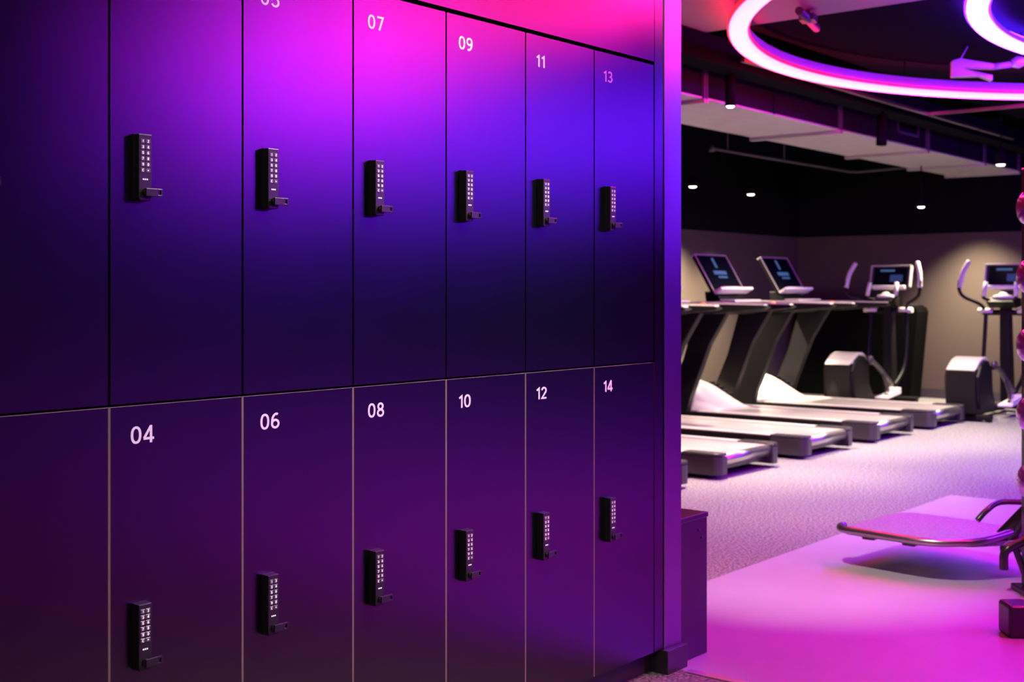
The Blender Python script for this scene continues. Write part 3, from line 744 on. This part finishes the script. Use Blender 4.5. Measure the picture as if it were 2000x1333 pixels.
spotlight(13.06, 2.72, 2.20, 0.08, 0.045, 'tiny lit spotlight in the dark above the ellipticals', 2.64)
spotlight(12.06, 1.57, 2.50, 0.16, 0.050, 'bright spotlight near the right edge at the end of the duct')
spotlight(10.05, 1.90, 2.53, 0.26, 0.045, 'unlit black cylinder spotlight in front of the duct', 2.84, lit=False, tilt=6)
# bar lamp on the raft
t = thing('track_lamp', 'short dark bar lamp fixed under the pale ceiling board', 'lamp', (6.93, 1.05, 2.94), R(15))
bm = B(); tube(bm, [(-0.27, 0, 0), (0.27, 0, 0)], 0.024, smooth=False, seg=16); build('lamp_body', bm, 'graphite', t)
bm = B(); box(bm, -0.06, 0.06, -0.045, 0.045, -0.012, 0.03, bev=0.004); tube(bm, [(0, 0, 0.02), (0, 0, 0.06)], 0.014, smooth=False); build('bracket', bm, 'graphite', t)
# projector-like bracket by the blue ring
t = thing('ceiling_bracket', 'angled grey metal bracket with a small lamp below the blue ring', 'bracket', (9.0, 0.62, 2.88), R(-60))
bm = B(); prism(bm, [(-0.30, -0.05), (-0.30, 0.06), (-0.25, 0.075), (-0.02, 0.03), (-0.02, 0.0), (-0.22, 0.015), (-0.22, 0.0), (-0.03, -0.085), (-0.03, -0.05)][::-1], -0.04, 0.04, 'y'); build('angle_plate', bm, 'duct', t)
bm = B(); tube(bm, [(-0.02, 0, 0.015), (0.10, 0, 0.03)], 0.022, smooth=False); build('arm', bm, 'duct', t)
bm = B(); lathe(bm, [(0, 0), (0.03, 0.01), (0.045, 0.05), (0.03, 0.09), (0, 0.10)], 18, Matrix.Translation((0.10, 0, 0.035)) @ Matrix.Rotation(R(80), 4, 'Y')); build('lamp_head', bm, 'silver', t)
bm = B(); tube(bm, [(-0.25, 0, 0.05), (-0.19, 0, 0.164)], 0.005, smooth=False, seg=6); build('stay', bm, 'duct', t)

# ================================================================ LAMP LIGHT AND ADDED SPOTS
spot('spot_light_treadmills', (8.6, 2.5, 2.55), (8.6, 2.9, 0), 850, 95, 0.7)
spot('spot_light_treadmills', (11.0, 1.7, 2.45), (11.0, 2.7, 0), 900, 100, 0.7)
spot('spot_light_floor', (7.72, 2.02, 2.58), (7.3, 1.7, 0), 700, 75, 0.8)
spot('spot_light_floor', (10.05, 1.0, 2.6), (9.9, 1.2, 0), 650, 90, 0.9)  # added spot without a fixture, lessens the purple on the carpet
spot('spot_light_wash', (11.35, 4.50, 2.38), (11.9, 4.66, 0.5), 2500, 92, 0.8)
spot('spot_light_wash', (12.70, 4.55, 2.38), (12.8, 4.66, 0.5), 450, 80, 0.8)
spot('spot_light_wash', (14.35, 2.75, 2.5), (14.42, 2.72, 0.4), 1400, 92, 1.0)
spot('spot_light_wash', (12.06, 1.57, 2.48), (12.6, 2.0, 0.4), 350, 85, 0.8)
spot('locker_fill_spot', (0.8, -2.9, 3.1), (2.0, 0.0, 0.4), 110, 80, 0.9, (1, 0.88, 0.82), 0.05)  # added fill from the left for the lower door edges, no fixture
spot('locker_fill_spot', (3.3, -1.4, 3.2), (2.2, 0.0, 0.45), 420, 62, 0.9, (1, 0.88, 0.9), 0.05)  # added fill near the wall to whiten the door numbers, no fixture
spot('spot_light_bench', (3.1, -0.45, 3.1), (5.5, 0.4, 0.0), 700, 34, 0.9, (1, 0.86, 0.7), 0.02)
